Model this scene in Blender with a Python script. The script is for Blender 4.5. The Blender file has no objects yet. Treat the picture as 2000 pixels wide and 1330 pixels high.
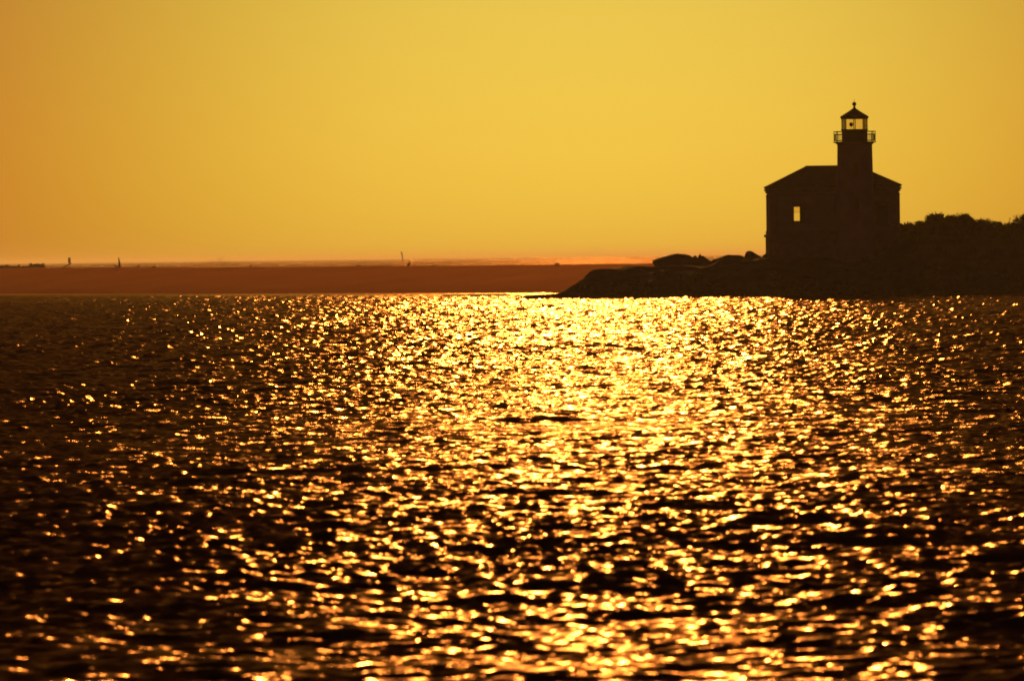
import bpy, bmesh, math, random
import numpy as np
from mathutils import Vector, Matrix, noise

random.seed(7)
rng = np.random.default_rng(11)
scene = bpy.context.scene
COL = scene.collection
R = math.radians

# ------------------------------------------------------------------ camera
CAM_H = 3.3
PITCH = 162.5 / 11111.0
ROLL = -0.0118
cam_d = bpy.data.cameras.new('camera')
cam = bpy.data.objects.new('camera', cam_d)
COL.objects.link(cam)
cam_d.sensor_width = 36.0
cam_d.lens = 200.0
cam_d.clip_start = 0.5
cam_d.clip_end = 90000.0
cam_d.dof.use_dof = True
cam_d.dof.focus_distance = 445.0
cam_d.dof.aperture_fstop = 5.0
cam.matrix_world = (Matrix.Translation((0, 0, CAM_H))
                    @ Matrix.Rotation(math.pi / 2 - PITCH, 4, 'X')
                    @ Matrix.Rotation(ROLL, 4, 'Z'))
scene.camera = cam
CAM_R = cam.matrix_world.to_3x3()


def at(px, py, Y):
    """world point at distance Y (along +Y) seen at photograph pixel (px, py)"""
    d = CAM_R @ Vector(((px - 1000) / 11111.0, -(py - 665) / 11111.0, -1.0))
    t = Y / d.y
    return Vector((d.x * t, Y, CAM_H + d.z * t))


# ------------------------------------------------------------------ light
SUN_EL = R(10.0)
SUN_AZ = R(0.85)            # to the right of +Y
sun_vec = Vector((math.sin(SUN_AZ) * math.cos(SUN_EL),
                  math.cos(SUN_AZ) * math.cos(SUN_EL), math.sin(SUN_EL)))

world = bpy.data.worlds.new('World')
scene.world = world
world.use_nodes = True
wn, wl = world.node_tree.nodes, world.node_tree.links
wn.clear()
w_out = wn.new('ShaderNodeOutputWorld')
w_bg = wn.new('ShaderNodeBackground')
w_sky = wn.new('ShaderNodeTexSky')
w_sky.sky_type = 'NISHITA'
w_sky.sun_disc = False
w_sky.sun_elevation = SUN_EL
w_sky.sun_rotation = SUN_AZ
w_sky.air_density = 1.0
w_sky.dust_density = 1.3
w_sky.ozone_density = 1.0
# amber tint: the sky's own light warmed, deepening to orange away from the sun's bearing
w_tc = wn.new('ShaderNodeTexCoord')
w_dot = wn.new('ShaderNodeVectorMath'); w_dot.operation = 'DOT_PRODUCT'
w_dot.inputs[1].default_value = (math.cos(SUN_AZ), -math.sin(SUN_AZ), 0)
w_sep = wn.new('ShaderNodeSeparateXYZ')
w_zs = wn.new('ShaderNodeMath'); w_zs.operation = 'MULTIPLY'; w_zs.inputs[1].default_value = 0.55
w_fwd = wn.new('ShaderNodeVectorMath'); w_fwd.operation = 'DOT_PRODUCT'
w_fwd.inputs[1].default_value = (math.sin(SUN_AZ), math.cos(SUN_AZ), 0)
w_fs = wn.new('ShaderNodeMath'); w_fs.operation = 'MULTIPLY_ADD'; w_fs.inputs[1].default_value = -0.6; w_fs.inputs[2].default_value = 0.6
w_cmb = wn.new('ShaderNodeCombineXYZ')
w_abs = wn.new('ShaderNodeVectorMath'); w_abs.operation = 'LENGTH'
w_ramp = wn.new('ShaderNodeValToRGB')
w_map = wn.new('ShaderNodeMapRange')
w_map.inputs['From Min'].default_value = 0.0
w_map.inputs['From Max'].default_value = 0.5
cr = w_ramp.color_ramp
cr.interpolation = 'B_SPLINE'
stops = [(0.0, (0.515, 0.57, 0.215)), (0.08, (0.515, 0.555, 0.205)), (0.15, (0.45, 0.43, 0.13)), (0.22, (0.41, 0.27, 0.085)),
         (0.40, (0.37, 0.16, 0.09)), (1.0, (0.85, 0.15, 0.20))]  # outermost red is added in the unseen sky to redden the silhouettes
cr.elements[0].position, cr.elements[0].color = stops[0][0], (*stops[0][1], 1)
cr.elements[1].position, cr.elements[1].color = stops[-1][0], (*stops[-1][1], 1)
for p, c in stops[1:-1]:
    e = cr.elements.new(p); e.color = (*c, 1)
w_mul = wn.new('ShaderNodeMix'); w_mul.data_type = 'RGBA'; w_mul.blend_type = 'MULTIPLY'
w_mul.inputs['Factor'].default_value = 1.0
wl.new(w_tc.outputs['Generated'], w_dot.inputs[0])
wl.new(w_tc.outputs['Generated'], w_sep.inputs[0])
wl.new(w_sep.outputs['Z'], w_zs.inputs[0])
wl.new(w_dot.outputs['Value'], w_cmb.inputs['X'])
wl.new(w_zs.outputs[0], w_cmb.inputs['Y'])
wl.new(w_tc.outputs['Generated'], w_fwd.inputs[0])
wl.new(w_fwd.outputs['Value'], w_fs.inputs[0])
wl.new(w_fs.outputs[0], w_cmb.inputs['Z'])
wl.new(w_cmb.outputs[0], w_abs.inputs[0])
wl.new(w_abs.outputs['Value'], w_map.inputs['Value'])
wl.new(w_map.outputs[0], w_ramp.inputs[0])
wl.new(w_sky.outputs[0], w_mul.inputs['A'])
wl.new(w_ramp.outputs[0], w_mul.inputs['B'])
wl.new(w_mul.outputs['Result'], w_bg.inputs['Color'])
w_bg.inputs['Strength'].default_value = 0.05
wl.new(w_bg.outputs[0], w_out.inputs['Surface'])

sun_d = bpy.data.lights.new('sun', 'SUN')
sun_d.energy = 2.7
sun_d.angle = R(0.53)
sun_d.color = (1.0, 0.41, 0.085)
sun = bpy.data.objects.new('sun', sun_d)
COL.objects.link(sun)
sun.location = sun_vec * 300
sun.rotation_euler = (-sun_vec).to_track_quat('-Z', 'Y').to_euler()

vs = scene.view_settings
vs.view_transform = 'Standard'
vs.look = 'None'
vs.exposure = -1.4
vs.gamma = 1.0
vs.use_curve_mapping = False
scene.cycles.use_denoising = True
scene.cycles.filter_width = 1.8
scene.cycles.max_bounces = 8
scene.cycles.volume_bounces = 1
scene.cycles.sample_clamp_direct = 0.0
scene.cycles.sample_clamp_indirect = 4.0


# ------------------------------------------------------------------ helpers
def node_mat(name):
    m = bpy.data.materials.new(name)
    m.use_nodes = True
    nt = m.node_tree
    b = nt.nodes.get('Principled BSDF')
    return m, nt, b


def noisy_mat(name, c1, c2, scale, rough=0.85, bump=0.0, bscale=None, detail=6):
    """two-colour procedural material with noise mottling and relief"""
    m, nt, b = node_mat(name)
    tc = nt.nodes.new('ShaderNodeTexCoord')
    nz = nt.nodes.new('ShaderNodeTexNoise')
    nz.inputs['Scale'].default_value = scale
    nz.inputs['Detail'].default_value = detail
    rp = nt.nodes.new('ShaderNodeValToRGB')
    rp.color_ramp.elements[0].position = 0.35
    rp.color_ramp.elements[1].position = 0.68
    rp.color_ramp.elements[0].color = (*c1, 1)
    rp.color_ramp.elements[1].color = (*c2, 1)
    nt.links.new(tc.outputs['Object'], nz.inputs['Vector'])
    nt.links.new(nz.outputs['Fac'], rp.inputs['Fac'])
    nt.links.new(rp.outputs['Color'], b.inputs['Base Color'])
    b.inputs['Roughness'].default_value = rough
    if bump:
        n2 = nt.nodes.new('ShaderNodeTexNoise')
        n2.inputs['Scale'].default_value = bscale or scale * 3
        n2.inputs['Detail'].default_value = 5
        bp = nt.nodes.new('ShaderNodeBump')
        bp.inputs['Strength'].default_value = bump
        bp.inputs['Distance'].default_value = 0.05
        nt.links.new(tc.outputs['Object'], n2.inputs['Vector'])
        nt.links.new(n2.outputs['Fac'], bp.inputs['Height'])
        nt.links.new(bp.outputs['Normal'], b.inputs['Normal'])
    return m


M = {}
M['rock'] = noisy_mat('rock', (0.045, 0.040, 0.036), (0.12, 0.105, 0.09), 0.8, 0.9, 0.6, 3)
M['dark_rock'] = noisy_mat('wet_rock', (0.03, 0.028, 0.026), (0.08, 0.07, 0.06), 1.2, 0.75, 0.6, 4)
M['soil'] = noisy_mat('grassy_soil', (0.04, 0.038, 0.024), (0.09, 0.075, 0.045), 0.5, 0.95, 0.5, 3)
M['sand'] = noisy_mat('sand', (0.50, 0.25, 0.13), (0.58, 0.30, 0.155), 0.15, 0.75, 0.0)
nt = M['sand'].node_tree
sg = nt.nodes.new('ShaderNodeBsdfGlossy'); sg.inputs['Roughness'].default_value = 0.9
sg.inputs['Color'].default_value = (0.95, 0.46, 0.20, 1)
sf = nt.nodes.new('ShaderNodeFresnel'); sf.inputs['IOR'].default_value = 1.45
sm = nt.nodes.new('ShaderNodeMath'); sm.operation = 'MULTIPLY'; sm.inputs[1].default_value = 1.0
sx = nt.nodes.new('ShaderNodeMixShader')
sb = nt.nodes['Principled BSDF']; sb.inputs['Specular IOR Level'].default_value = 0.0
nt.links.new(sf.outputs[0], sm.inputs[0]); nt.links.new(sm.outputs[0], sx.inputs['Fac'])
nt.links.new(sb.outputs[0], sx.inputs[1]); nt.links.new(sg.outputs[0], sx.inputs[2])
nt.links.new(sx.outputs[0], nt.nodes['Material Output'].inputs['Surface'])
M['stucco'] = noisy_mat('stucco', (0.26, 0.25, 0.23), (0.34, 0.33, 0.31), 0.9, 0.9, 0.2, 8)
M['trim'] = noisy_mat('stone_trim', (0.22, 0.20, 0.18), (0.30, 0.28, 0.25), 2.0, 0.85, 0.2, 10)
M['roof'] = noisy_mat('roof_shingle', (0.07, 0.045, 0.035), (0.12, 0.075, 0.055), 3.0, 0.85, 0.3, 12)
M['iron'] = noisy_mat('black_iron', (0.018, 0.017, 0.016), (0.04, 0.036, 0.03), 4.0, 0.5)
M['interior'] = noisy_mat('plaster', (0.10, 0.09, 0.08), (0.14, 0.13, 0.11), 1.0, 0.95)
M['wood'] = noisy_mat('weathered_wood', (0.08, 0.06, 0.045), (0.16, 0.125, 0.095), 3.0, 0.9, 0.4, 9)
M['paint'] = noisy_mat('window_paint', (0.20, 0.18, 0.15), (0.28, 0.25, 0.21), 5.0, 0.6)
M['leaf'] = noisy_mat('shrub_leaf', (0.025, 0.035, 0.014), (0.06, 0.075, 0.030), 2.0, 0.7)
M['twig'] = noisy_mat('twig', (0.04, 0.032, 0.024), (0.07, 0.055, 0.04), 6.0, 0.9)
M['grass'] = noisy_mat('dune_grass', (0.06, 0.060, 0.025), (0.11, 0.10, 0.045), 1.0, 0.8)
M['buoy'] = noisy_mat('buoy_paint', (0.10, 0.03, 0.02), (0.16, 0.05, 0.03), 2.0, 0.5)

# glass: thin salt-filmed panes; denser seen edge-on
m, nt, b = node_mat('salt_filmed_glass')
b.inputs['Base Color'].default_value = (0.20, 0.12, 0.06, 1)
b.inputs['Roughness'].default_value = 0.25
tr = nt.nodes.new('ShaderNodeBsdfTransparent')
tr.inputs['Color'].default_value = (0.97, 0.93, 0.86, 1)
mx = nt.nodes.new('ShaderNodeMixShader')
lw = nt.nodes.new('ShaderNodeLayerWeight'); lw.inputs['Blend'].default_value = 0.30
mr = nt.nodes.new('ShaderNodeMapRange')
mr.inputs['From Min'].default_value = 0.1; mr.inputs['From Max'].default_value = 0.9
mr.inputs['To Min'].default_value = 0.035; mr.inputs['To Max'].default_value = 0.85
nt.links.new(lw.outputs['Facing'], mr.inputs['Value'])
nt.links.new(mr.outputs[0], mx.inputs['Fac'])
nt.links.new(tr.outputs[0], mx.inputs[1])
nt.links.new(b.outputs[0], mx.inputs[2])
nt.links.new(mx.outputs[0], nt.nodes['Material Output'].inputs['Surface'])
M['glass'] = m


def obj(name, mesh_or_bm, mat, parent=None, smooth=False):
    if isinstance(mesh_or_bm, bmesh.types.BMesh):
        me = bpy.data.meshes.new(name)
        mesh_or_bm.normal_update()
        mesh_or_bm.to_mesh(me)
        mesh_or_bm.free()
    else:
        me = mesh_or_bm
    if mat is not None and not me.materials:
        me.materials.append(mat)
    if smooth:
        me.polygons.foreach_set('use_smooth', [True] * len(me.polygons))
    o = bpy.data.objects.new(name, me)
    COL.objects.link(o)
    if parent is not None:
        o.parent = parent
    return o


def tag(o, label, cat, group=None):
    o['label'] = label
    o['category'] = cat
    if group:
        o['group'] = group
    return o


def structure(o):
    o['kind'] = 'structure'
    return o


def thing(name, label, cat, loc, group=None, rz=0.0):
    o = bpy.data.objects.new(name, None)
    o.empty_display_size = 0.3
    COL.objects.link(o)
    o.location = loc
    o.rotation_euler = (0, 0, rz)
    return tag(o, label, cat, group)


def box(bm, x0, x1, y0, y1, z0, z1):
    v = [bm.verts.new(p) for p in ((x0, y0, z0), (x1, y0, z0), (x1, y1, z0), (x0, y1, z0),
                                   (x0, y0, z1), (x1, y0, z1), (x1, y1, z1), (x0, y1, z1))]
    for f in ((3, 2, 1, 0), (4, 5, 6, 7), (0, 1, 5, 4), (1, 2, 6, 5), (2, 3, 7, 6), (3, 0, 4, 7)):
        bm.faces.new([v[i] for i in f])


def lathe(bm, prof, n=32, phase=0.0, c=(0, 0, 0), close=False):
    """surface of revolution from (r, z) profile; ends capped"""
    rings = []
    for r, z in prof:
        rings.append([bm.verts.new((c[0] + r * math.cos(phase + 2 * math.pi * i / n),
                                    c[1] + r * math.sin(phase + 2 * math.pi * i / n), c[2] + z)) for i in range(n)])
    for a, b_ in zip(rings, rings[1:]):
        for i in range(n):
            j = (i + 1) % n
            bm.faces.new((a[i], a[j], b_[j], b_[i]))
    if close:
        a, b_ = rings[-1], rings[0]
        for i in range(n):
            j = (i + 1) % n
            bm.faces.new((a[i], a[j], b_[j], b_[i]))
    else:
        bm.faces.new(list(reversed(rings[0])))
        bm.faces.new(rings[-1])


def rod(bm, p0, p1, r0, r1=None, n=6):
    p0, p1 = Vector(p0), Vector(p1)
    r1 = r0 if r1 is None else r1
    d = (p1 - p0).normalized()
    a = d.orthogonal().normalized()
    b_ = d.cross(a)
    lo = [bm.verts.new(p0 + (a * math.cos(t) + b_ * math.sin(t)) * r0) for t in [2 * math.pi * i / n for i in range(n)]]
    hi = [bm.verts.new(p1 + (a * math.cos(t) + b_ * math.sin(t)) * r1) for t in [2 * math.pi * i / n for i in range(n)]]
    for i in range(n):
        j = (i + 1) % n
        bm.faces.new((lo[i], lo[j], hi[j], hi[i]))
    bm.faces.new(list(reversed(lo)))
    bm.faces.new(hi)


def limb(bm, pts, radii, n=8, jitter=0.0):
    """bent tapering limb through points"""
    rings = []
    for k, p in enumerate(pts):
        p = Vector(p)
        d = (Vector(pts[min(k + 1, len(pts) - 1)]) - Vector(pts[max(k - 1, 0)])).normalized()
        a = d.orthogonal().normalized()
        b_ = d.cross(a)
        ring = []
        for i in range(n):
            t = 2 * math.pi * i / n
            r = radii[k] * (1 + jitter * random.uniform(-1, 1))
            ring.append(bm.verts.new(p + (a * math.cos(t) + b_ * math.sin(t)) * r))
        rings.append(ring)
    for a, b_ in zip(rings, rings[1:]):
        best = min(range(n), key=lambda s: sum((a[i].co - b_[(i + s) % n].co).length for i in range(n)))
        for i in range(n):
            j = (i + 1) % n
            bm.faces.new((a[i], a[j], b_[(j + best) % n], b_[(i + best) % n]))
    bm.faces.new(list(reversed(rings[0])))
    bm.faces.new(rings[-1])
    bmesh.ops.recalc_face_normals(bm, faces=bm.faces[:])


def rock_bm(sx, sy, sz, seed, amp=0.22, sub=3, freq=1.1, flat=0.35):
    """a weathered boulder, base near z=0 after sinking"""
    bm = bmesh.new()
    bmesh.ops.create_icosphere(bm, subdivisions=sub, radius=1.0)
    off = Vector((seed * 13.7, seed * 5.1, seed * 9.3))
    for v in bm.verts:
        p = v.co.copy()
        k = 1 + amp * noise.noise(p * freq + off) + amp * 0.5 * noise.noise(p * freq * 2.3 + off)
        # facets: pull toward a few planes
        k *= 1 - 0.10 * abs(noise.noise(p * freq * 4 + off))
        q = p * k
        if q.z < -flat:
            q.z = -flat - (q.z + flat) * -0.25
        v.co = Vector((q.x * sx, q.y * sy, q.z * sz))
    return bm


def grid_mesh(name, X, Y, Z):
    ny, nx = X.shape
    me = bpy.data.meshes.new(name)
    co = np.stack([X, Y, Z], -1).reshape(-1, 3).astype(np.float32)
    i = np.arange(ny * nx).reshape(ny, nx)
    q = np.stack([i[:-1, :-1], i[:-1, 1:], i[1:, 1:], i[1:, :-1]], -1).reshape(-1, 4).astype(np.int32)
    me.vertices.add(len(co)); me.vertices.foreach_set('co', co.ravel())
    me.loops.add(q.size); me.loops.foreach_set('vertex_index', q.ravel())
    me.polygons.add(len(q))
    me.polygons.foreach_set('loop_start', np.arange(0, q.size, 4, dtype=np.int32))
    me.polygons.foreach_set('use_smooth', np.ones(len(q), dtype=bool))
    me.update(calc_edges=True)
    return me


def fnoise(X, Y, scale, seed, octaves=4):
    """cheap value noise on arrays"""
    out = np.zeros_like(X, dtype=float)
    amp, tot = 1.0, 0.0
    g = np.random.default_rng(seed)
    for o in range(octaves):
        T = g.random((256, 256))
        u, v = X / scale, Y / scale
        iu, iv = np.floor(u).astype(int), np.floor(v).astype(int)
        fu, fv = u - iu, v - iv
        fu, fv = fu * fu * (3 - 2 * fu), fv * fv * (3 - 2 * fv)
        a = T[iv % 256, iu % 256]; b_ = T[iv % 256, (iu + 1) % 256]
        c = T[(iv + 1) % 256, iu % 256]; d = T[(iv + 1) % 256, (iu + 1) % 256]
        out += amp * ((a * (1 - fu) + b_ * fu) * (1 - fv) + (c * (1 - fu) + d * fu) * fv - 0.5)
        tot += amp
        amp *= 0.5
        scale *= 0.5
    return out / tot * 2


def sstep(a, b_, x):
    t = np.clip((x - a) / (b_ - a), 0, 1)
    return t * t * (3 - 2 * t)


# ------------------------------------------------------------------ water
def wave_tile(n, L, kpeak, kmin, kmax, power, wind, spread, slope_rms, seed):
    """periodic random sea patch from a directional spectrum; heights scaled to a slope rms"""
    g = np.random.default_rng(seed)
    k1 = np.fft.fftfreq(n, d=L / n) * 2 * np.pi
    KX, KY = np.meshgrid(k1, k1)
    K = np.hypot(KX, KY); K[0, 0] = 1e-6
    ang = np.arctan2(KY, KX)
    dirw = np.abs(np.cos(ang - wind)) ** spread + 0.06
    S = K ** (-power) * np.exp(-1.25 * (kpeak / K) ** 2) * dirw
    S[(K < kmin) | (K > kmax)] = 0
    A = np.sqrt(S) * (g.normal(size=K.shape) + 1j * g.normal(size=K.shape))
    h = np.real(np.fft.ifft2(A))
    sx = np.gradient(h, L / n, axis=1); sy = np.gradient(h, L / n, axis=0)
    h *= slope_rms / math.sqrt((sx ** 2 + sy ** 2).mean())
    return h


def sample_tile(T, L, x, y):
    n = T.shape[0]
    u, v = (x / L * n) % n, (y / L * n) % n
    iu, iv = np.floor(u).astype(int) % n, np.floor(v).astype(int) % n
    fu, fv = u - np.floor(u), v - np.floor(v)
    ju, jv = (iu + 1) % n, (iv + 1) % n
    return (T[iv, iu] * (1 - fu) + T[iv, ju] * fu) * (1 - fv) + (T[jv, iu] * (1 - fu) + T[jv, ju] * fu) * fv


TW = 2 * math.pi
WIND = R(-97)
tileA = wave_tile(1024, 31.0, TW / 0.8, TW / 2.0, TW / 0.2, 3.6, WIND, 1.8, 0.26, 3)
tileB = wave_tile(512, 89.0, TW / 4.0, TW / 12.0, TW / 1.6, 4.2, WIND + 0.25, 2.5, 0.05, 5)
tileC = wave_tile(512, 67.0, TW / 1.3, TW / 3.6, TW / 0.45, 3.6, WIND - 0.2, 1.4, 0.25, 15)

az = np.concatenate([np.radians(np.linspace(-180, -22, 26)), np.radians(np.linspace(-19, -8.5, 14)),
                     np.arange(math.radians(-7.4), math.radians(7.4), 0.00036),
                     np.radians(np.linspace(8.5, 19, 14)), np.radians(np.linspace(22, 180, 26))])
rr = [0.5, 4, 8, 12, 16, 20, 23, 26]
while rr[-1] < 470:
    rr.append(rr[-1] * 1.002)
while rr[-1] < 2500:
    rr.append(rr[-1] * 1.009)
while rr[-1] < 45000:
    rr.append(rr[-1] * 1.08)
rr = np.array(rr)
AZ, RR = np.meshgrid(az, rr)
WX, WY = RR * np.sin(AZ), RR * np.cos(AZ)
fadeA = 1 - 0.25 * sstep(80, 420, RR)
fadeA *= 1 - sstep(420, 900, RR)
fadeB = 1 - sstep(1500, 5000, RR)
c, s = math.cos(0.4), math.sin(0.4)
gust = 0.88 + 0.75 * fnoise(WX, WY, 22.0, 21, 3)          # cat's-paws: wind patches on the river
WZ = (sample_tile(tileA, 31.0, WX, WY) * fadeA * gust
      + sample_tile(tileB, 89.0, c * WX - s * WY, s * WX + c * WY) * fadeB
      + sample_tile(tileC, 67.0, c * WX + s * WY, -s * WX + c * WY) * sstep(90, 260, RR) * (1 - sstep(900, 1800, RR)))
# low ocean swell and breakers beyond the sandbar
swell = 0.16 * np.sin(TW * (WY + 0.12 * WX) / 46.0 + 3 * fnoise(WX, WY, 120.0, 8, 2)) * sstep(760, 900, WY) * (1 - sstep(2500, 6000, RR))
WZ += swell
lee = sstep(62, 15, 524 - 1.73 * WX - WY) * sstep(8, 0, WX) * (WY < 760 - 1.73 * WX)
WZ *= 1 - 0.85 * lee
WZ[RR < 20] *= 0.2
me = grid_mesh('water', WX, WY, WZ)
m, nt, b = node_mat('river_water')
tc = nt.nodes.new('ShaderNodeTexCoord')
geo = nt.nodes.new('ShaderNodeNewGeometry')
# small ripples tilt the surface normal
add = None
for sc_, amp, dt in ((2.4, 0.92, 2.0), (9.0, 0.62, 1.0)):
    nz = nt.nodes.new('ShaderNodeTexNoise')
    nz.inputs['Scale'].default_value = sc_
    nz.inputs['Detail'].default_value = dt
    mp_ = nt.nodes.new('ShaderNodeMapping'); mp_.inputs['Scale'].default_value = (0.5, 1.2, 1.0)
    nt.links.new(tc.outputs['Object'], mp_.inputs['Vector']); nt.links.new(mp_.outputs[0], nz.inputs['Vector'])
    sub = nt.nodes.new('ShaderNodeVectorMath'); sub.operation = 'SUBTRACT'
    sub.inputs[1].default_value = (0.5, 0.5, 0.5)
    mul = nt.nodes.new('ShaderNodeVectorMath'); mul.operation = 'MULTIPLY'
    mul.inputs[1].default_value = (amp * 2, amp * 2, 0)
    nt.links.new(nz.outputs['Color'], sub.inputs[0])
    nt.links.new(sub.outputs[0], mul.inputs[0])
    if add is None:
        add = mul
    else:
        a2 = nt.nodes.new('ShaderNodeVectorMath'); a2.operation = 'ADD'
        nt.links.new(add.outputs[0], a2.inputs[0]); nt.links.new(mul.outputs[0], a2.inputs[1])
        add = a2
at_ = nt.nodes.new('ShaderNodeAttribute'); at_.attribute_name = 'ripple'
sc3 = nt.nodes.new('ShaderNodeVectorMath'); sc3.operation = 'SCALE'
nt.links.new(add.outputs[0], sc3.inputs[0]); nt.links.new(at_.outputs['Fac'], sc3.inputs['Scale'])
add = sc3
a3 = nt.nodes.new('ShaderNodeVectorMath'); a3.operation = 'ADD'
nt.links.new(geo.outputs['Normal'], a3.inputs[0]); nt.links.new(add.outputs[0], a3.inputs[1])
nn = nt.nodes.new('ShaderNodeVectorMath'); nn.operation = 'NORMALIZE'
nt.links.new(a3.outputs[0], nn.inputs[0])
# sky and sun mirrored by the surface, over dark silty water
fr_ = nt.nodes.new('ShaderNodeFresnel'); fr_.inputs['IOR'].default_value = 1.333
fp = nt.nodes.new('ShaderNodeMath'); fp.operation = 'POWER'; fp.inputs[1].default_value = 1.7
fm = nt.nodes.new('ShaderNodeMath'); fm.operation = 'MULTIPLY'; fm.inputs[1].default_value = 0.185
gl = nt.nodes.new('ShaderNodeBsdfGlossy'); gl.inputs['Roughness'].default_value = 0.145
gl.inputs['Color'].default_value = (1.0, 0.63, 0.38, 1)
df = nt.nodes.new('ShaderNodeBsdfDiffuse'); df.inputs['Color'].default_value = (0.050, 0.024, 0.018, 1)
mxw = nt.nodes.new('ShaderNodeMixShader')
nt.links.new(nn.outputs[0], fr_.inputs['Normal']); nt.links.new(nn.outputs[0], gl.inputs['Normal'])
nt.links.new(fr_.outputs[0], fp.inputs[0]); nt.links.new(fp.outputs[0], fm.inputs[0])
ac = nt.nodes.new('ShaderNodeAttribute'); ac.attribute_name = 'calm'
am = nt.nodes.new('ShaderNodeMath'); am.operation = 'MULTIPLY_ADD'; am.inputs[1].default_value = 2.4; am.inputs[2].default_value = 1.0
cm = nt.nodes.new('ShaderNodeMath'); cm.operation = 'MULTIPLY'
nt.links.new(ac.outputs['Fac'], am.inputs[0]); nt.links.new(am.outputs[0], cm.inputs[0]); nt.links.new(fm.outputs[0], cm.inputs[1])
nt.links.new(cm.outputs[0], mxw.inputs['Fac'])
nt.links.new(df.outputs[0], mxw.inputs[1]); nt.links.new(gl.outputs[0], mxw.inputs[2])
nt.nodes.remove(b)
nt.links.new(mxw.outputs[0], nt.nodes['Material Output'].inputs['Surface'])
wat = structure(obj('water', me, m))
calm = me.attributes.new('calm', 'FLOAT', 'POINT')
calm.data.foreach_set('value', (lee * (0.7 + 0.6 * fnoise(WX, WY, 14.0, 55, 3))).clip(0, 1.3).ravel().astype(np.float32))
att = me.attributes.new('ripple', 'FLOAT', 'POINT')
att.data.foreach_set('value', ((1 - 0.65 * sstep(60, 260, RR) + 1.5 * sstep(620, 900, RR)) * (1 - 0.5 * lee)).ravel().astype(np.float32))

# ------------------------------------------------------------------ sandbar
sx_ = np.concatenate([np.linspace(-420, -90, 60), np.linspace(-86, 60, 240)])
sd_ = np.concatenate([np.linspace(-14, 0, 10), np.linspace(0.8, 43, 60), np.linspace(44, 150, 30)])
SX, SD = np.meshgrid(sx_, sd_)
shore = 524 - 1.73 * SX + 5.0 * fnoise(SX, SX * 0 + 3, 30.0, 31, 4)
SY = shore + SD
crest = 2.62 + 0.15 * fnoise(SX, SX * 0, 24.0, 32, 4) + 0.0016 * (-SX - 20)
prof = np.where(SD < 0, SD * 0.09, crest * np.clip(SD / 36.0, 0, 1) ** 0.9)
prof = np.where(SD > 36, crest - 0.003 * (SD - 36) - sstep(85, 150, SD) * 3.6, prof)
SZ = prof + 0.05 * fnoise(SX, SY, 5.0, 33, 4) * sstep(0, 6, SD)
structure(obj('sandbar', grid_mesh('sandbar', SX, SY, SZ), M['sand']))


def sand_z(x, d=22.0):
    return 2.62 + 0.0016 * (-x - 20)


# ------------------------------------------------------------------ promontory (rocky point with the lighthouse)
def curve(pts, Y):
    P = [at(px, py, Y) for px, py in pts]
    return np.array([p.x for p in P]), np.array([p.z for p in P])


ridge_x, ridge_z = curve([(990, 586), (1008, 580), (1030, 577), (1055, 574.5), (1085, 571), (1100, 566), (1125, 553), (1145, 539), (1158, 531),
                          (1170, 527.5), (1200, 528), (1214, 522), (1226, 519.5), (1290, 519), (1308, 517.5), (1330, 517), (1352, 519),
                          (1375, 523), (1392, 515), (1405, 505), (1440, 504), (1470, 505), (1500, 503), (1560, 503), (1700, 502),
                          (1745, 480), (1775, 462), (1850, 462), (1960, 468), (2100, 460), (2400, 470)], 452)
px_ = np.linspace(-6, 75, 300)
pd_ = np.concatenate([np.linspace(-4, 0, 6), np.linspace(0.3, 16, 60), np.linspace(17, 60, 40)])
PX, PD = np.meshgrid(px_, pd_)
pshore = 441.5 + 1.2 * fnoise(PX, PX * 0, 6.0, 41, 3) - 1.0 * sstep(10, 40, PX)
PY = pshore + PD
hz = np.interp(PX, ridge_x, ridge_z)
front = np.clip(PD / np.clip(hz * 3.6, 0.8, 8.5), 0, 1) ** 0.75
back = 1 - 0.10 * sstep(10, 24, PD) - 1.2 * sstep(40, 60, PD) - np.clip((PD - np.clip(hz * 3.6, 0.8, 8.5)) * 0.06, 0, 0.6) * sstep(19, 16, PX)
rough = 0.42 * fnoise(PX, PY, 2.2, 42, 4) * sstep(0.5, 3, PD) * (1 - 0.7 * sstep(7, 9, PD))
PZ = np.where(PD < 0, PD * 0.35, hz * front * back + rough * np.minimum(1, hz / 1.2) * (PX < 80))
lh = at(1627, 500, 454)
flat = sstep(7.8, 5.8, np.abs(PX - lh.x)) * sstep(446.5, 448.5, PY) * sstep(464, 461, PY)
m_, nt, b = node_mat('rocky_ground')
tc = nt.nodes.new('ShaderNodeTexCoord')
nz = nt.nodes.new('ShaderNodeTexNoise'); nz.inputs['Scale'].default_value = 0.6; nz.inputs['Detail'].default_value = 8
rp = nt.nodes.new('ShaderNodeValToRGB')
rp.color_ramp.elements[0].color = (0.035, 0.032, 0.028, 1); rp.color_ramp.elements[0].position = 0.35
rp.color_ramp.elements[1].color = (0.10, 0.085, 0.065, 1); rp.color_ramp.elements[1].position = 0.7
vo = nt.nodes.new('ShaderNodeTexVoronoi'); vo.inputs['Scale'].default_value = 1.3
bp = nt.nodes.new('ShaderNodeBump'); bp.inputs['Strength'].default_value = 0.7; bp.inputs['Distance'].default_value = 0.15
nt.links.new(tc.outputs['Object'], nz.inputs['Vector']); nt.links.new(nz.outputs['Fac'], rp.inputs['Fac'])
nt.links.new(rp.outputs[0], b.inputs['Base Color']); nt.links.new(tc.outputs['Object'], vo.inputs['Vector'])
nt.links.new(vo.outputs['Distance'], bp.inputs['Height']); nt.links.new(bp.outputs[0], b.inputs['Normal'])
b.inputs['Roughness'].default_value = 0.9
M['ground'] = m_
headland = structure(obj('rocky_point', grid_mesh('rocky_point', PX, PY, PZ), M['ground']))


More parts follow.
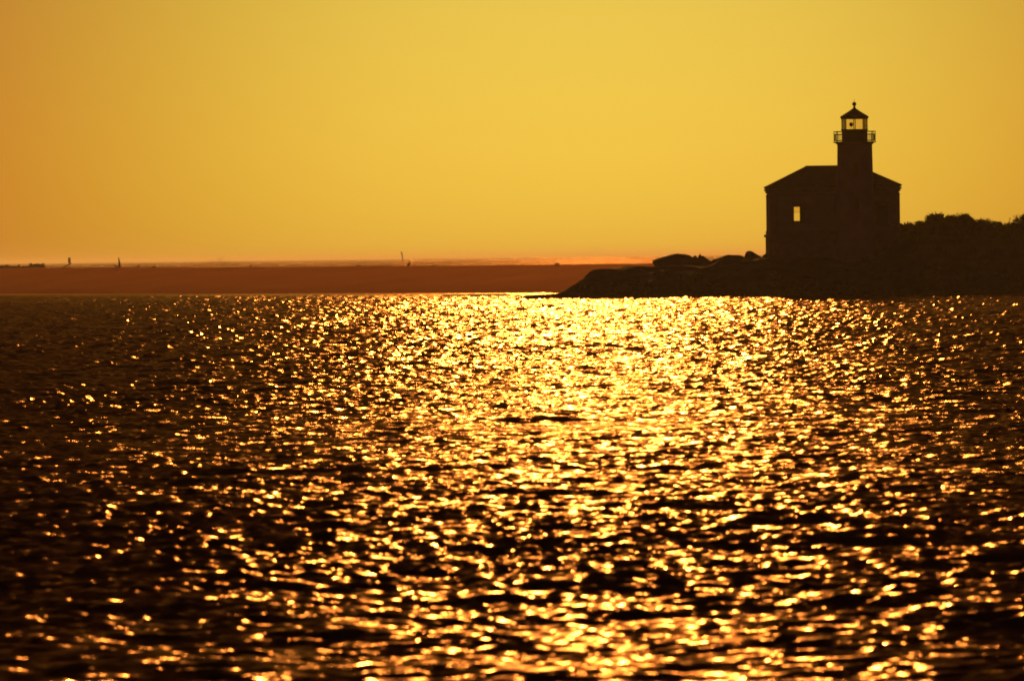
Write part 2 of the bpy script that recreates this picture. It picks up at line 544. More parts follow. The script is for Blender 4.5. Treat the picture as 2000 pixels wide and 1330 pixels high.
def ground_z(x, y):
    i = int(np.clip(np.searchsorted(px_, x) - 1, 0, len(px_) - 2))
    col = PY[:, i]
    return float(np.interp(y, col, PZ[:, i]))


# riprap along the water's edge: loose stones belonging to the point
rip = [rock_bm(1, 1, 0.75, 50 + k, 0.28, 2, 1.3) for k in range(6)]
rip_me = []
for k, bmk in enumerate(rip):
    mm = bpy.data.meshes.new('rock'); bmk.to_mesh(mm); bmk.free(); mm.materials.append(M['dark_rock']); rip_me.append(mm)
for k in range(260):
    x = random.uniform(5.2, 48)
    d = abs(random.gauss(0.4, 2.2))
    y = 441.2 - 1.0 * float(sstep(10, 40, x)) + d
    r = random.uniform(0.18, 0.62) * (1.25 if d < 1.5 else 0.9)
    if ground_z(x, y) > float(np.interp(x, ridge_x, ridge_z)) - 0.45 and d > 1.2:
        continue
    o = obj('rock', rip_me[k % 6], None, headland)
    o.location = (x, y, ground_z(x, y) + 0.05 * r)
    o.scale = (r * random.uniform(0.8, 1.4), r * random.uniform(0.8, 1.2), r)
    o.rotation_euler = (random.uniform(-0.3, 0.3), random.uniform(-0.3, 0.3), random.uniform(0, 6.3))


# ------------------------------------------------------------------ big boulders in silhouette
def outline_rock(name, pts, Y, depth, mat, seed):
    """boulder whose profile follows the outline; rounded, tapering front to back"""
    P = [at(px, py, Y) for px, py in pts]
    cx = sum(p.x for p in P) / len(P); cz = sum(p.z for p in P) / len(P)
    bm = bmesh.new()
    n = len(P)
    # densify outline
    D = []
    for i in range(n):
        a, b_ = P[i], P[(i + 1) % n]
        for t in (0, 0.33, 0.66):
            D.append(a.lerp(b_, t))
    n = len(D)
    rings = []
    for k in range(9):
        t = -1 + 2 * k / 8
        sc_ = math.sqrt(max(0.0, 1 - abs(t) ** 2.4)) if abs(t) < 1 else 0.06
        ring = []
        for p in D:
            q = Vector((p.x - cx, 0, p.z - cz)) * max(sc_, 0.06)
            w = Vector((q.x, t * depth, q.z))
            nz_ = noise.noise(Vector((w.x * 1.2 + seed, w.y * 1.2, w.z * 1.2)))
            w *= 1 + 0.05 * nz_ * (1 if abs(t) > 0.2 else 0.3)
            ring.append(bm.verts.new(w))
        rings.append(ring)
    for a, b_ in zip(rings, rings[1:]):
        for i in range(n):
            j = (i + 1) % n
            bm.faces.new((a[i], a[j], b_[j], b_[i]))
    bm.faces.new(list(reversed(rings[0]))); bm.faces.new(rings[-1])
    bmesh.ops.recalc_face_normals(bm, faces=bm.faces[:])
    o = obj(name, bm, mat, smooth=True)
    o.location = (cx, Y, cz)
    return o


whale = outline_rock('boulder', [(1273.5, 513), (1275, 509), (1283, 505.5), (1295, 501.5), (1308, 498), (1322, 495.2), (1338, 496.5),
                                 (1347, 498.5), (1352, 502), (1362, 503), (1376, 502), (1386, 508), (1400, 512), (1412, 530),
                                 (1380, 545), (1330, 545), (1290, 538), (1279, 520)], 466, 2.2, M['rock'], 3)
tag(whale, 'long low whale-backed boulder with overhanging left end beyond the rocky point', 'boulder', 'boulders on the point')
dome = outline_rock('boulder', [(1384, 512), (1392, 507), (1405, 503.5), (1414, 499.5), (1422, 497.8), (1444, 498.4), (1450, 500), (1456, 504),
                                (1466, 512), (1468, 530), (1425, 540), (1388, 532)], 452, 1.6, M['rock'], 9)
tag(dome, 'broad rounded flat-topped boulder between the long boulder and the pointed one', 'boulder', 'boulders on the point')
fin = outline_rock('boulder', [(1454, 503), (1456, 494.5), (1459, 490.8), (1464, 489.8), (1469, 491), (1477, 496), (1486, 501.5), (1492, 504),
                               (1494, 515), (1472, 520), (1452, 515)], 453.5, 0.9, M['rock'], 14)
tag(fin, 'small upright boulder with sloping right side beside the lighthouse corner', 'boulder', 'boulders on the point')
foot = outline_rock('boulder', [(1486, 503), (1491, 498.5), (1495, 495.5), (1500, 494.5), (1506, 497), (1508, 508), (1497, 514), (1486, 511)],
                    451.6, 0.6, M['rock'], 20)
tag(foot, 'small boulder leaning against the left foot of the lighthouse', 'boulder', 'boulders on the point')
for pts, Y, lab in (([(1352, 504), (1355, 500.5), (1358, 498.8), (1361, 501.5), (1364, 505), (1358, 508)], 465.6,
                     'left of two small pointed stones on the long boulder'),
                    ([(1362.5, 504), (1364, 499.5), (1366, 498.4), (1367.3, 494.8), (1369.5, 499.6), (1374, 500), (1379, 505), (1370, 509)], 465.8,
                     'taller right of two small pointed stones on the long boulder')):
    tag(outline_rock('stone', pts, Y, 0.3, M['rock'], 31), lab, 'stone', 'small pointed stones on the boulder')

# ------------------------------------------------------------------ lighthouse
S = 454 / 11111.0                      # metres per photograph pixel at the house
base = at(1627, 501, 454)
GZ = base.z - 0.12                     # ground level under the walls
HW, HD = 249 / 2 * S, 3.45           # half width, half depth
Z = lambda py, px=1627: at(px, py, 454).z - GZ      # height above the ground of a photo row
eave_z = Z(363.0)
ridge_top = Z(324.6)
lighthouse = thing('lighthouse', 'dark silhouetted lighthouse with hip-roofed house, round tower and glazed lantern on the rocky point',
                   'lighthouse', (base.x, 454, GZ))
WZ0, WZ1 = -0.5, eave_z - 0.18
T = 0.42
# windows: local x centre, half width, z range
vx = at(1556, 418, 454 - HD).x - base.x + 0.19
win_w = 0.93
wz0, wz1 = Z(433.2, 1556), Z(402.8, 1556)
w2x = at(1722, 420, 454 - HD).x - base.x


def wall_panel(bm, x0, x1, y0, y1, z0, z1, holes):
    """wall along x with rectangular openings"""
    xs = sorted({x0, x1, *[h[0] for h in holes], *[h[1] for h in holes]})
    for a, b_ in zip(xs, xs[1:]):
        hs = sorted([(h[2], h[3]) for h in holes if h[0] <= a + 1e-6 and h[1] >= b_ - 1e-6])
        z = z0
        for lo, hi in hs:
            box(bm, a, b_, y0, y1, z, lo)
            z = hi
        box(bm, a, b_, y0, y1, z, z1)


hole = (vx - win_w / 2, vx + win_w / 2, wz0, wz1)
hole2 = (w2x - 0.5, w2x + 0.5, wz0 - 0.35, wz1)
bm = bmesh.new(); wall_panel(bm, -HW, HW, -HD, -HD + T, WZ0, WZ1, [hole, hole2]); obj('wall', bm, M['stucco'], lighthouse)
bm = bmesh.new(); wall_panel(bm, -HW, HW, HD - T, HD, WZ0, WZ1, [hole]); obj('wall', bm, M['stucco'], lighthouse)
for s_ in (-1, 1):
    bm = bmesh.new()
    xa, xb = sorted((s_ * HW, s_ * (HW - T)))
    box(bm, xa, xb, -HD + T, HD - T, WZ0, WZ1)
    obj('wall', bm, M['stucco'], lighthouse)


def ring_course(name, out, z0, z1, mat):
    bm = bmesh.new()
    a, b_ = HW + out, HD + out
    box(bm, -a, a, -b_, -HD + 0.003, z0, z1); box(bm, -a, a, HD - 0.003, b_, z0, z1)
    box(bm, -a, -HW + 0.003, -HD + 0.003, HD - 0.003, z0, z1); box(bm, HW - 0.003, a, -HD + 0.003, HD - 0.003, z0, z1)
    return obj(name, bm, mat, lighthouse)


ring_course('plinth', 0.12, WZ0 + 0.02, Z(462), M['trim'])
ring_course('water_table', 0.24, Z(462) + 0.002, Z(457), M['trim'])
ring_course('water_table', 0.10, Z(457) + 0.002, Z(450), M['trim'])
ring_course('string_course', 0.06, Z(383), Z(379), M['trim'])
ring_course('cornice', 0.10, Z(376), Z(371.5), M['trim'])
ring_course('cornice', 0.20, Z(371.5) + 0.002, Z(368), M['trim'])
# corner pilasters
for sx in (-1, 1):
    for sy in (-1, 1):
        bm = bmesh.new()
        xa, xb = sorted((sx * (HW - 0.6), sx * (HW + 0.05))); ya, yb = sorted((sy * (HD - 0.6), sy * (HD + 0.05)))
        box(bm, xa, xb, ya, yb, Z(450) + 0.003, Z(383) - 0.003)
        obj('pilaster', bm, M['trim'], lighthouse)
# hip roof with eave slab
EX, EY = 259.5 / 2 * S, HD + (267.5 - 258.5) / 2 * S
RX = 104 / 2 * S
bm = bmesh.new()
e0, e1 = Z(367.6), eave_z
lo = [bm.verts.new(p) for p in ((-EX + .12, -EY + .12, e0), (EX - .12, -EY + .12, e0), (EX - .12, EY - .12, e0), (-EX + .12, EY - .12, e0))]
mi = [bm.verts.new(p) for p in ((-EX, -EY, e0 + .09), (EX, -EY, e0 + .09), (EX, EY, e0 + .09), (-EX, EY, e0 + .09))]
up = [bm.verts.new(p) for p in ((-EX, -EY, e1), (EX, -EY, e1), (EX, EY, e1), (-EX, EY, e1))]
rg = [bm.verts.new((-RX, 0, ridge_top)), bm.verts.new((RX, 0, ridge_top))]
bm.faces.new(list(reversed(lo)))
for A_, B_ in ((lo, mi), (mi, up)):
    for i in range(4):
        j = (i + 1) % 4
        bm.faces.new((A_[i], A_[j], B_[j], B_[i]))
bm.faces.new((up[0], up[1], rg[1], rg[0])); bm.faces.new((up[2], up[3], rg[0], rg[1]))
bm.faces.new((up[1], up[2], rg[1])); bm.faces.new((up[3], up[0], rg[0]))
roof = obj('roof', bm, M['roof'], lighthouse)
bm = bmesh.new(); rod(bm, (-RX, 0, ridge_top), (RX, 0, ridge_top), 0.05, n=8); obj('ridge_cap', bm, M['roof'], roof)
bm = bmesh.new(); box(bm, -HW + T, HW - T, -HD + T, HD - T, 0.3, 0.4); obj('floor', bm, M['wood'], lighthouse)


def window(x, hw, z0, z1, yc, sign, lower_glass):
    """sash window: frame, sill, lintel, upper and lower panes"""
    bm = bmesh.new(); f = 0.07
    box(bm, x - hw, x - hw + f, yc - 0.06, yc + 0.06, z0, z1); box(bm, x + hw - f, x + hw, yc - 0.06, yc + 0.06, z0, z1)
    box(bm, x - hw + f, x + hw - f, yc - 0.06, yc + 0.06, z1 - f * 0.6, z1); box(bm, x - hw + f, x + hw - f, yc - 0.06, yc + 0.06, z0, z0 + f * 0.6)
    w = obj('window', bm, M['paint'], lighthouse)
    zm = z1 - (z1 - z0) * 0.40
    bm = bmesh.new(); box(bm, x - hw + f, x + hw - f, yc - 0.004, yc + 0.004, zm + 0.012, z1 - f * 0.6); obj('upper_pane', bm, M['glass'], w)
    if lower_glass:
        bm = bmesh.new(); box(bm, x - hw + f, x + hw - f, yc - 0.004, yc + 0.004, z0 + f * 0.6, zm - 0.012); obj('lower_pane', bm, M['glass'], w)
    bm = bmesh.new(); box(bm, x - hw + f, x + hw - f, yc - 0.02, yc + 0.02, zm - 0.006, zm + 0.006); obj('meeting_rail', bm, M['paint'], w)
    yo = yc + sign * 0.215
    bm = bmesh.new(); ya, yb = sorted((yc + sign * 0.205, yc + sign * 0.36)); box(bm, x - hw - 0.15, x + hw + 0.15, ya, yb, z0 - 0.14, z0 - 0.003); obj('sill', bm, M['trim'], w)
    ya, yb = sorted((yc + sign * 0.205, yc + sign * 0.28))
    bm = bmesh.new(); box(bm, x - hw - 0.18, x + hw + 0.18, ya, yb, z1 + 0.003, z1 + 0.26); obj('lintel', bm, M['trim'], w)


window(vx, win_w / 2, wz0, wz1, -HD + T / 2, -1, True)
window(vx, win_w / 2, wz0, wz1, HD - T / 2, 1, False)
window(w2x, 0.5, wz0 - 0.35, wz1, -HD + T / 2, -1, True)

# tower, standing against the front wall
tw_y = -HD - 1.05
TY = 454 + tw_y
ST = TY / 11111.0
tw = at(1669.3, 279, TY)
tx = tw.x - base.x
ZT = lambda py: at(1669.3, py, TY).z - GZ
zg = ZT(277.5)                         # gallery deck level
r_top = 34.0 * ST
bm = bmesh.new()
lathe(bm, [(r_top + 0.26, WZ0), (r_top + 0.26, 0.9), (r_top + 0.16, 1.0), (r_top + 0.13, 1.1), (r_top, zg - 0.32), (r_top + 0.02, zg - 0.20),
           (r_top + 0.16, zg - 0.10)], 40, c=(tx, tw_y, 0))
tower = obj('tower', bm, M['stucco'], lighthouse, smooth=False)
for k, f in enumerate(tower.data.polygons):
    f.use_smooth = abs(f.normal.z) < 0.5
for zc in (4.3, 7.0):
    bm = bmesh.new(); yy = tw_y - (r_top + 0.07)
    box(bm, tx - 0.24, tx + 0.24, yy - 0.05, yy + 0.14, zc - 0.55, zc + 0.55); fr = obj('tower_window', bm, M['paint'], tower)
    bm = bmesh.new(); box(bm, tx - 0.18, tx + 0.18, yy - 0.062, yy - 0.052, zc - 0.48, zc + 0.48); obj('pane', bm, M['glass'], fr)
# gallery
R_g = 41.5 * ST
bm = bmesh.new()
lathe(bm, [(r_top + 0.10, zg - 0.095), (R_g, zg - 0.05), (R_g + 0.02, zg), (0.8, zg + 0.01)], 48, c=(tx, tw_y, 0))
deck = obj('gallery_deck', bm, M['iron'], lighthouse)
rail_h = ZT(257.5) - zg
R_r = 40.2 * ST
bm = bmesh.new(); rod(bm, (0, 0, 0), (0, 0, rail_h + 0.05), 0.032, n=6); post_me = bpy.data.meshes.new('post'); bm.to_mesh(post_me); bm.free(); post_me.materials.append(M['iron'])
bm = bmesh.new(); rod(bm, (0, 0, 0.10), (0, 0, rail_h * 0.74), 0.011, n=5); bal_me = bpy.data.meshes.new('baluster'); bm.to_mesh(bal_me); bm.free(); bal_me.materials.append(M['iron'])
for k in range(12):
    a = TW * k / 12
    o = obj('post', post_me, None, deck); o.location = (tx + R_r * math.cos(a), tw_y + R_r * math.sin(a), zg)
for k in range(72):
    if k % 6 == 0:
        continue
    a = TW * k / 72
    o = obj('baluster', bal_me, None, deck); o.location = (tx + R_r * math.cos(a), tw_y + R_r * math.sin(a), zg)
for hh in (0.10, rail_h * 0.74, rail_h):
    bm = bmesh.new()
    rr_ = 0.022
    lathe(bm, [(R_r + rr_, zg + hh), (R_r, zg + hh + rr_), (R_r - rr_, zg + hh), (R_r, zg + hh - rr_)], 48, c=(tx, tw_y, 0), close=True)
    bmesh.ops.recalc_face_normals(bm, faces=bm.faces[:])
    obj('handrail', bm, M['iron'], deck)
# lantern: octagonal, a corner toward the river
Rl = 25.6 * ST
ph = math.pi / 2
zl0, zl1 = ZT(253.2), ZT(232.8)
bm = bmesh.new(); lathe(bm, [(Rl - 0.02, zg + 0.005), (Rl - 0.02, zl0 - 0.10), (Rl + 0.04, zl0 - 0.08), (Rl + 0.04, zl0)], 8, ph, (tx, tw_y, 0)); obj('lantern_base', bm, M['iron'], lighthouse)
bm = bmesh.new()
lathe(bm, [(Rl - 0.09, zl1), (Rl + 0.05, zl1), (Rl + 0.07, zl1 + 0.10), (28.0 * ST, ZT(229)), (27.2 * ST, ZT(227.6)), (13.5 * ST, ZT(219.3)), (3.6 * ST, ZT(212.6)), (2.3 * ST, ZT(210.5)),
           (1.9 * ST, ZT(208)), (0.05, ZT(207.5))], 8, ph, (tx, tw_y, 0))
dome_r = obj('lantern_roof', bm, M['iron'], lighthouse)
bm = bmesh.new()
zb, rb = ZT(203.8), 4.1 * ST
lathe(bm, [(1.8 * ST, ZT(208.5))] + [(max(0.01, rb * math.cos(t)), zb + rb * math.sin(t)) for t in np.linspace(-1.2, 1.5, 12)], 20, 0, (tx, tw_y, 0))
obj('ventilator_ball', bm, M['iron'], dome_r, smooth=True)
bm = bmesh.new(); rod(bm, (tx, tw_y, zb + rb * 0.9), (tx, tw_y, ZT(194.5)), 0.022, 0.012); obj('lightning_rod', bm, M['iron'], dome_r)
glz = [(Vector((tx + (Rl - 0.03) * math.cos(ph + TW * k / 8), tw_y + (Rl - 0.03) * math.sin(ph + TW * k / 8), 0))) for k in range(8)]
for k in range(8):
    p = glz[k]
    bm = bmesh.new(); rod(bm, (p.x, p.y, zl0 - 0.01), (p.x, p.y, zl1 + 0.01), 0.032, n=8); obj('mullion', bm, M['iron'], lighthouse)
    q = glz[(k + 1) % 8]
    d = (q - p).normalized(); nrm = Vector((d.y, -d.x, 0)) * 0.005
    a_, b_ = p + d * 0.03, q - d * 0.03
    bm = bmesh.new()
    vv = [bm.verts.new((u + sg * nrm) + Vector((0, 0, z))) for sg in (-1, 1) for u, z in ((a_, zl0 + .002), (b_, zl0 + .002), (b_, zl1 - .002), (a_, zl1 - .002))]
    for f in ((0, 1, 2, 3), (7, 6, 5, 4), (0, 4, 5, 1), (1, 5, 6, 2), (2, 6, 7, 3), (3, 7, 4, 0)):
        bm.faces.new([vv[i] for i in f])
    bmesh.ops.recalc_face_normals(bm, faces=bm.faces[:])
    obj('pane', bm, M['glass'], lighthouse)
lx = at(1662.5, 243, TY).x - base.x
bm = bmesh.new()
zc, rc = ZT(243.6), 3.9 * ST
lathe(bm, [(max(0.02, rc * math.cos(t)), zc + rc * 1.1 * math.sin(t)) for t in np.linspace(-1.5, 1.5, 12)], 16, 0, (lx, tw_y, 0))
lamp = obj('lamp', bm, M['iron'], lighthouse, smooth=True)
bm = bmesh.new(); rod(bm, (lx, tw_y, zl0 - 0.05), (lx, tw_y, zc - rc), 0.012); obj('lamp_stand', bm, M['iron'], lamp)

# ------------------------------------------------------------------ shrubs on the bank
def shrub(px, top, w, Y, label, seed, leaves=2600, base_py=None):
    rnd = random.Random(seed)
    x = at(px, top, Y).x
    gz = ground_z(x, Y)
    h = at(px, top, Y).z - gz
    hw = w * 0.72 * Y / 11111.0
    root = thing('shrub', label, 'shrub', (x, Y, gz), 'shrubs on the bank')
    bm = bmesh.new()
    tips = []
    for k in range(9):
        a = rnd.uniform(0, TW); rr_ = rnd.uniform(0.2, 0.75)
        p1 = Vector((hw * rr_ * 0.45 * math.cos(a), hw * rr_ * 0.45 * math.sin(a), h * 0.45))
        p2 = Vector((hw * rr_ * math.cos(a + .3), hw * rr_ * math.sin(a + .3), h * rnd.uniform(0.7, 0.93)))
        limb(bm, [(0.1 * math.cos(a), 0.1 * math.sin(a), -0.15), p1, p2], [0.05, 0.03, 0.010], 5)
    obj('stem', bm, M['twig'], root)
    # leaf clumps spread through an uneven crown
    clumps = []
    for k in range(34):
        a = rnd.uniform(0, TW); t = rnd.random() ** 0.6
        zc_ = rnd.uniform(0.05, 0.88)
        lim = math.sqrt(max(0.05, 1 - max(0, (zc_ - 0.35) / 0.62) ** 2))
        clumps.append((Vector((hw * 0.86 * t * lim * math.cos(a), hw * 0.86 * t * lim * math.sin(a), h * zc_)), rnd.uniform(0.16, 0.34) * min(h, hw * 1.6) * 0.8))
    verts, faces = [], []
    for k in range(leaves * 2):
        spike = k % 9 == 0
        c_, r_ = rnd.choice(clumps)
        v = Vector((rnd.gauss(0, 1), rnd.gauss(0, 1), rnd.gauss(0, 0.9))).normalized() * r_ * (rnd.random() ** 0.45 if k % 9 else rnd.uniform(1.0, 1.45))
        p = c_ + v
        if p.z < 0.02 or p.z > h * (1.09 if spike else 1.03):
            continue
        d = (v.normalized() + Vector((rnd.gauss(0, .5), rnd.gauss(0, .5), 0.5 + rnd.gauss(0, .4)))).normalized()
        s_ = d.orthogonal().normalized(); s_.rotate(Matrix.Rotation(rnd.uniform(0, TW), 3, d))
        L = rnd.uniform(0.09, 0.19) * (1.4 if spike else 1); W = L * (0.16 if spike else 0.30)
        i = len(verts)
        verts += [p, p + d * L * .5 + s_ * W, p + d * L, p + d * L * .5 - s_ * W]
        faces.append((i, i + 1, i + 2, i + 3))
    me = bpy.data.meshes.new('crown'); me.from_pydata(verts, [], faces); me.update()
    obj('crown', me, M['leaf'], root)
    return root


shrub(1774, 437, 38, 451.5, 'low thin shrub nearest the right wall of the lighthouse', 1, 2200)
shrub(1797, 434.5, 28, 452.5, 'short ragged shrub just left of the tallest bush on the bank', 2, 2000)
shrub(1827, 420.5, 31, 451.5, 'tall round bush with a straggling top right of the lighthouse', 3, 4200)
shrub(1856, 424, 30, 452.5, 'narrow bush filling the dip between two round bushes', 4, 2600)
shrub(1881, 422, 36, 451.5, 'broad round bush, right one of the two crowning the bank', 5, 4200)
shrub(1916, 432, 50, 451.5, 'low sloping shrub to the right of the crowning bushes', 6, 3600)
shrub(1952, 436, 46, 452.0, 'lowest wind-cut shrub before the gap near the right edge', 7, 3200)
shrub(2008, 423, 60, 450.5, 'dark bush cut off by the right edge of the picture', 8, 4600)
for k, (px, tp, w, lab) in enumerate(((1790, 448, 60, 'shrub on the slope below the lighthouse corner'), (1850, 446, 70, 'shrub on the slope under the round bushes'),
                                      (1915, 450, 70, 'shrub on the slope under the low sloping shrub'), (1975, 448, 56, 'shrub on the slope under the gap near the right edge'))):
    shrub(px, tp, w, 449.6, lab, 20 + k, 3600)

# dune grass over the bank and along its skyline
verts, faces = [], []
rnd = random.Random(77)
for k in range(5200):
    if k < 900:
        x = at(rnd.uniform(1758, 1815), 440, 452).x; y = rnd.uniform(450.5, 453.5); hh = rnd.uniform(0.5, 1.05)
    else:
        x = rnd.uniform(27.5, 46); y = rnd.uniform(445.5, 455); hh = rnd.uniform(0.3, 0.9)
    z = ground_z(x, y) - 0.03
    a = rnd.uniform(0, TW); ln = rnd.uniform(0.05, 0.4) * hh
    d = Vector((math.cos(a), math.sin(a), 0)); s_ = Vector((-d.y, d.x, 0)) * 0.012
    p = Vector((x, y, z)); i = len(verts)
    verts += [p - s_, p + s_, p + d * ln * .4 + Vector((0, 0, hh * .6)) + s_ * .7, p + d * ln * .4 + Vector((0, 0, hh * .6)) - s_ * .7, p + d * ln + Vector((0, 0, hh))]
    faces += [(i, i + 1, i + 2, i + 3), (i + 3, i + 2, i + 4)]
me = bpy.data.meshes.new('dune_grass'); me.from_pydata(verts, [], faces); me.update()
g = obj('dune_grass', me, M['grass']); g['kind'] = 'stuff'
g['label'] = 'dark dune grass covering the bank right of the lighthouse'; g['category'] = 'grass'


# ------------------------------------------------------------------ driftwood and far markers
def crest_at(px):
    """ground point on the sandbar's crest at a photo column"""
    k = (px - 1000) / 11111.0
    Y = (524 + 36.2) / (1 + 1.73 * k)
    x = k * Y
    j = int(np.clip(np.searchsorted(sx_, x), 1, len(sx_) - 1))
    return Vector((x, Y, float(np.interp(Y, SY[:, j], SZ[:, j]))))


def drift(px, pts, radii, label, name='driftwood', extra=None):
    c_ = crest_at(px)
    k = c_.y / 11111.0
    bm = bmesh.new()
    limb(bm, [((p[0]) * k, (p[2] if len(p) > 2 else 0) * k, p[1] * k) for p in pts], [r * k for r in radii], 8, 0.12)
    root = thing(name, label, 'driftwood', c_, 'driftwood on the sandbar')
    obj('trunk', bm, M['wood'], root, smooth=True)
    if extra:
        for pts2, rad2 in extra:
            bm = bmesh.new(); limb(bm, [((p[0]) * k, (p[2] if len(p) > 2 else 0) * k, p[1] * k) for p in pts2], [r * k for r in rad2], 7, 0.12)
            obj('branch', bm, M['wood'], root, smooth=True)
    return root


drift(235, [(1, -3), (0.4, 5), (-0.4, 12), (-1.5, 19)], [1.9, 1.8, 1.5, 0.7], 'thin upright driftwood post with a short branch at its foot on the sandbar',
      extra=[([(-1.0, -1), (-6, 2.2, 3), (-12, 5, 5)], [1.3, 1.2, 0.6])])
drift(124, [(0, -1), (8, 4, 4), (17, 8.5, 6)], [1.3, 1.1, 0.7], 'thin driftwood branch slanting up to the right near the left edge')
drift(798, [(-2, -1), (2, 2, 1), (5, 6.0, 2)], [1.6, 2.2, 1.6], 'dark stub of driftwood tilting right under the leaning buoy')
drift(272, [(-4, -0.5), (-1, 1.2), (1, 4.5), (3, 0.6)], [1.2, 1.6, 0.9, 0.7], 'low hooked driftwood snag right of the upright post')
drift(302, [(-5, 0.2), (-1, 1.4), (2, 2.2), (4, 0.5)], [0.8, 1.5, 1.6, 0.7], 'small dark driftwood lump right of the hooked snag')
drift(491, [(-3, 0.4), (0, 2.2), (2.5, 3.2), (4, 0.3)], [1.0, 1.6, 1.3, 0.8], 'small driftwood lump below the faint spray')
drift(456, [(-2, 0.0), (0, 1.2), (2, 0.2)], [0.7, 0.9, 0.5], 'tiny driftwood chip left of the lump below the spray')
drift(702, [(-5, 0.0), (-1, 1.0), (3, 1.1), (6, 0.0)], [0.7, 1.1, 1.1, 0.6], 'flat low driftwood log lying on the crest midway along the sandbar')
drift(851, [(-4, 0.0), (0, 0.9), (4, 0.0)], [0.6, 0.9, 0.5], 'faint flat driftwood chip right of the tilted stub')
drift(1090, [(-5, 0.0), (-2, 1.5), (2, 1.8), (5, 0.2)], [0.7, 1.4, 1.5, 0.7], 'small driftwood lump on the crest nearest the rocky point')

# sand hummock showing beyond the crest at the far left
JY = 1300
jroot = thing('sand_hummock', 'low hazy hummock littered with debris above the sandbar at the far left', 'hummock', at(40, 521, JY))
jb = jroot.location.copy()
prof = [(-90, 519), (-20, 519.5), (20, 519.8), (40, 520), (56, 519.5), (64, 516.5), (84, 516), (88, 519.5), (92, 528)]
bm = bmesh.new()
JP = [at(px, py, JY) for px, py in prof]
for p0, p1 in zip(JP, JP[1:]):
    pass
rows = []
for yy, f in ((-9, -0.2), (-5, 0.6), (-1.5, 1.0), (1.5, 1.0), (5, 0.6), (9, -0.2)):
    row = []
    for p in JP:
        z = p.z if f == 1.0 else -0.6 + (p.z + 0.6) * max(f, 0) - (0.4 if f < 0 else 0)
        row.append(bm.verts.new((p.x - jb.x, yy, z - jb.z)))
    rows.append(row)
for a, b_ in zip(rows, rows[1:]):
    for i in range(len(JP) - 1):
        bm.faces.new((a[i], a[i + 1], b_[i + 1], b_[i]))
bmesh.ops.recalc_face_normals(bm, faces=bm.faces[:])
obj('mound', bm, M['sand'], jroot)
for px, py, w_, h_ in ((14, 517.5, 5, 1.8), (37, 518, 1.8, 2.6), (60, 515.5, 3.2, 2.2), (72, 516, 7, 2), (84, 515.5, 2.4, 2.4), (5, 519, 5, 2)):
    p = at(px, py + 1, JY); k = JY / 11111.0
    o = obj('rock', rock_bm(w_ * k, w_ * k, h_ * k, px, 0.3, 2), M['rock'], jroot)
    o.location = p - jb

# day beacon on the sea beyond the crest
BY = 2400
bp_ = at(135.5, 514, BY)
beacon = thing('day_beacon', 'small hazy rectangular day beacon on the horizon at the left', 'beacon', (bp_.x, BY, 0))
k = BY / 11111.0
z0b, z1b = at(135.5, 514.2, BY).z, at(135.5, 503.3, BY).z
bm = bmesh.new(); box(bm, -2.6 * k, 2.6 * k, -0.1, 0.1, z0b, z1b); obj('board', bm, M['iron'], beacon)
bm = bmesh.new(); rod(bm, (0, 0.2, -1), (0, 0.2, z1b), 0.09); obj('post', bm, M['iron'], beacon)
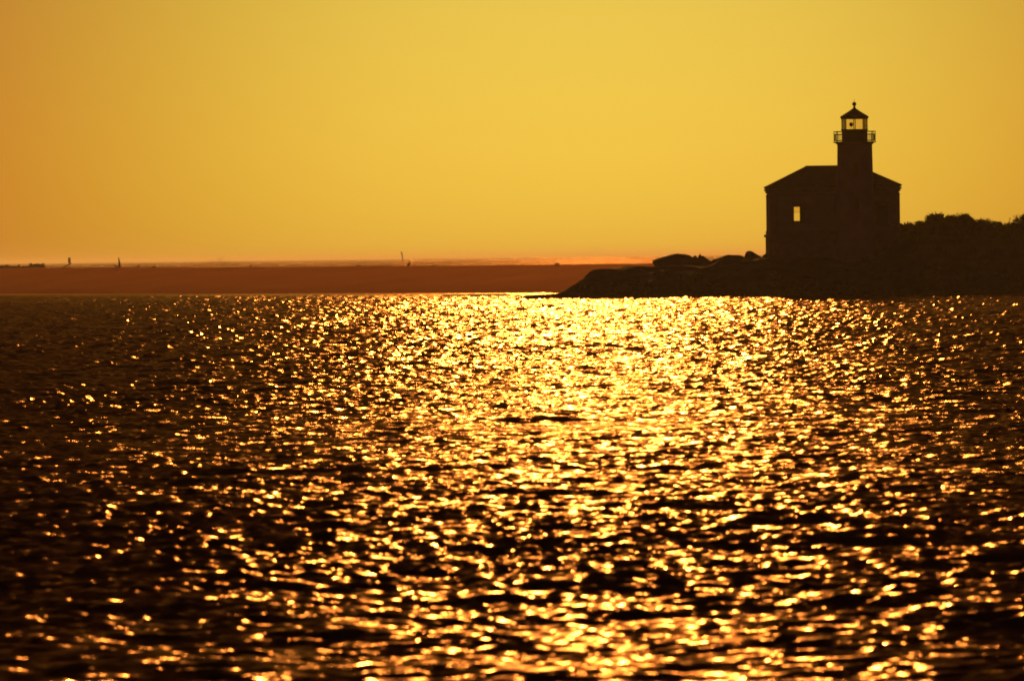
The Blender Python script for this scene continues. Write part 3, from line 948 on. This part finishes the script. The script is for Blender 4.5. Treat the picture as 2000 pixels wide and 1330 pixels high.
# leaning buoy
UY = 6500
k = UY / 11111.0
up_ = at(787.2, 506, UY)
buoy = thing('spar_buoy', 'faint leaning spar buoy on the horizon above the driftwood stub', 'buoy', (up_.x, UY, 0))
zt = at(787, 492.5, UY).z
bm = bmesh.new(); limb(bm, [(0, 0, -0.8), (-1.1 * k, 0, zt * 0.45), (-2.2 * k, 0, zt * 0.8), (-3.0 * k, 0, zt)], [1.2 * k, 1.3 * k, 1.5 * k, 1.5 * k], 10); obj('spar', bm, M['buoy'], buoy, smooth=True)
bm = bmesh.new(); lathe(bm, [(2.2 * k, -0.5), (2.4 * k, 0.35), (1.4 * k, 0.6)], 16); obj('float', bm, M['buoy'], buoy)
bm = bmesh.new(); lathe(bm, [(1.7 * k, 0), (2.2 * k, 0.3), (2.2 * k, 0.5), (0.5 * k, 0.75)], 12, c=(-3.1 * k, 0, zt - 0.3)); obj('topmark', bm, M['buoy'], buoy)

# spray of a breaking wave beyond the crest
verts, faces = [], []
rnd = random.Random(5)
SYp = 1800; kk = SYp / 11111.0
c_ = at(430, 514, SYp)
for n_ in range(1500):
    u = rnd.gauss(0, 1)
    px = 428 + u * 15
    hgt = max(0.5, (11 + 6 * math.sin(px * 0.31) + 4 * math.sin(px * 0.83)) * math.exp(-((px - 432) / 26) ** 2))
    py = 516 - hgt * rnd.random() ** 1.5
    p = at(px, py, SYp + rnd.uniform(-2, 2)) - Vector((c_.x, SYp, 0)); r_ = rnd.uniform(0.02, 0.06)
    i = len(verts)
    verts += [p + Vector(q) * r_ for q in ((1, 0, -.6), (-.5, .87, -.6), (-.5, -.87, -.6), (0, 0, 1))]
    faces += [(i, i + 2, i + 1), (i, i + 1, i + 3), (i + 1, i + 2, i + 3), (i + 2, i, i + 3)]
me = bpy.data.meshes.new('wave_spray'); me.from_pydata(verts, [], faces); me.update()
mw = noisy_mat('sea_spray', (0.45, 0.44, 0.42), (0.55, 0.54, 0.52), 1.0, 0.6)
sp = obj('wave_spray', me, mw); sp.location = (c_.x, SYp, 0); sp['kind'] = 'stuff'
sp['label'] = 'faint spray of a breaking wave beyond the sandbar at left'; sp['category'] = 'spray'

# ------------------------------------------------------------------ sea haze
bm = bmesh.new()
box(bm, -48000, 48000, -48000, 48000, -2.8, 17.5)
hz_m = bpy.data.materials.new('sea_haze'); hz_m.use_nodes = True
nt = hz_m.node_tree; nt.nodes.clear()
ho = nt.nodes.new('ShaderNodeOutputMaterial')
pv = nt.nodes.new('ShaderNodeVolumePrincipled')
pv.inputs['Color'].default_value = (0.96, 0.94, 0.76, 1)
pv.inputs['Density'].default_value = 0.000068
pv.inputs['Anisotropy'].default_value = 0.62
nt.links.new(pv.outputs[0], ho.inputs['Volume'])
hz_o = obj('haze', bm, hz_m)
hz_o['kind'] = 'stuff'
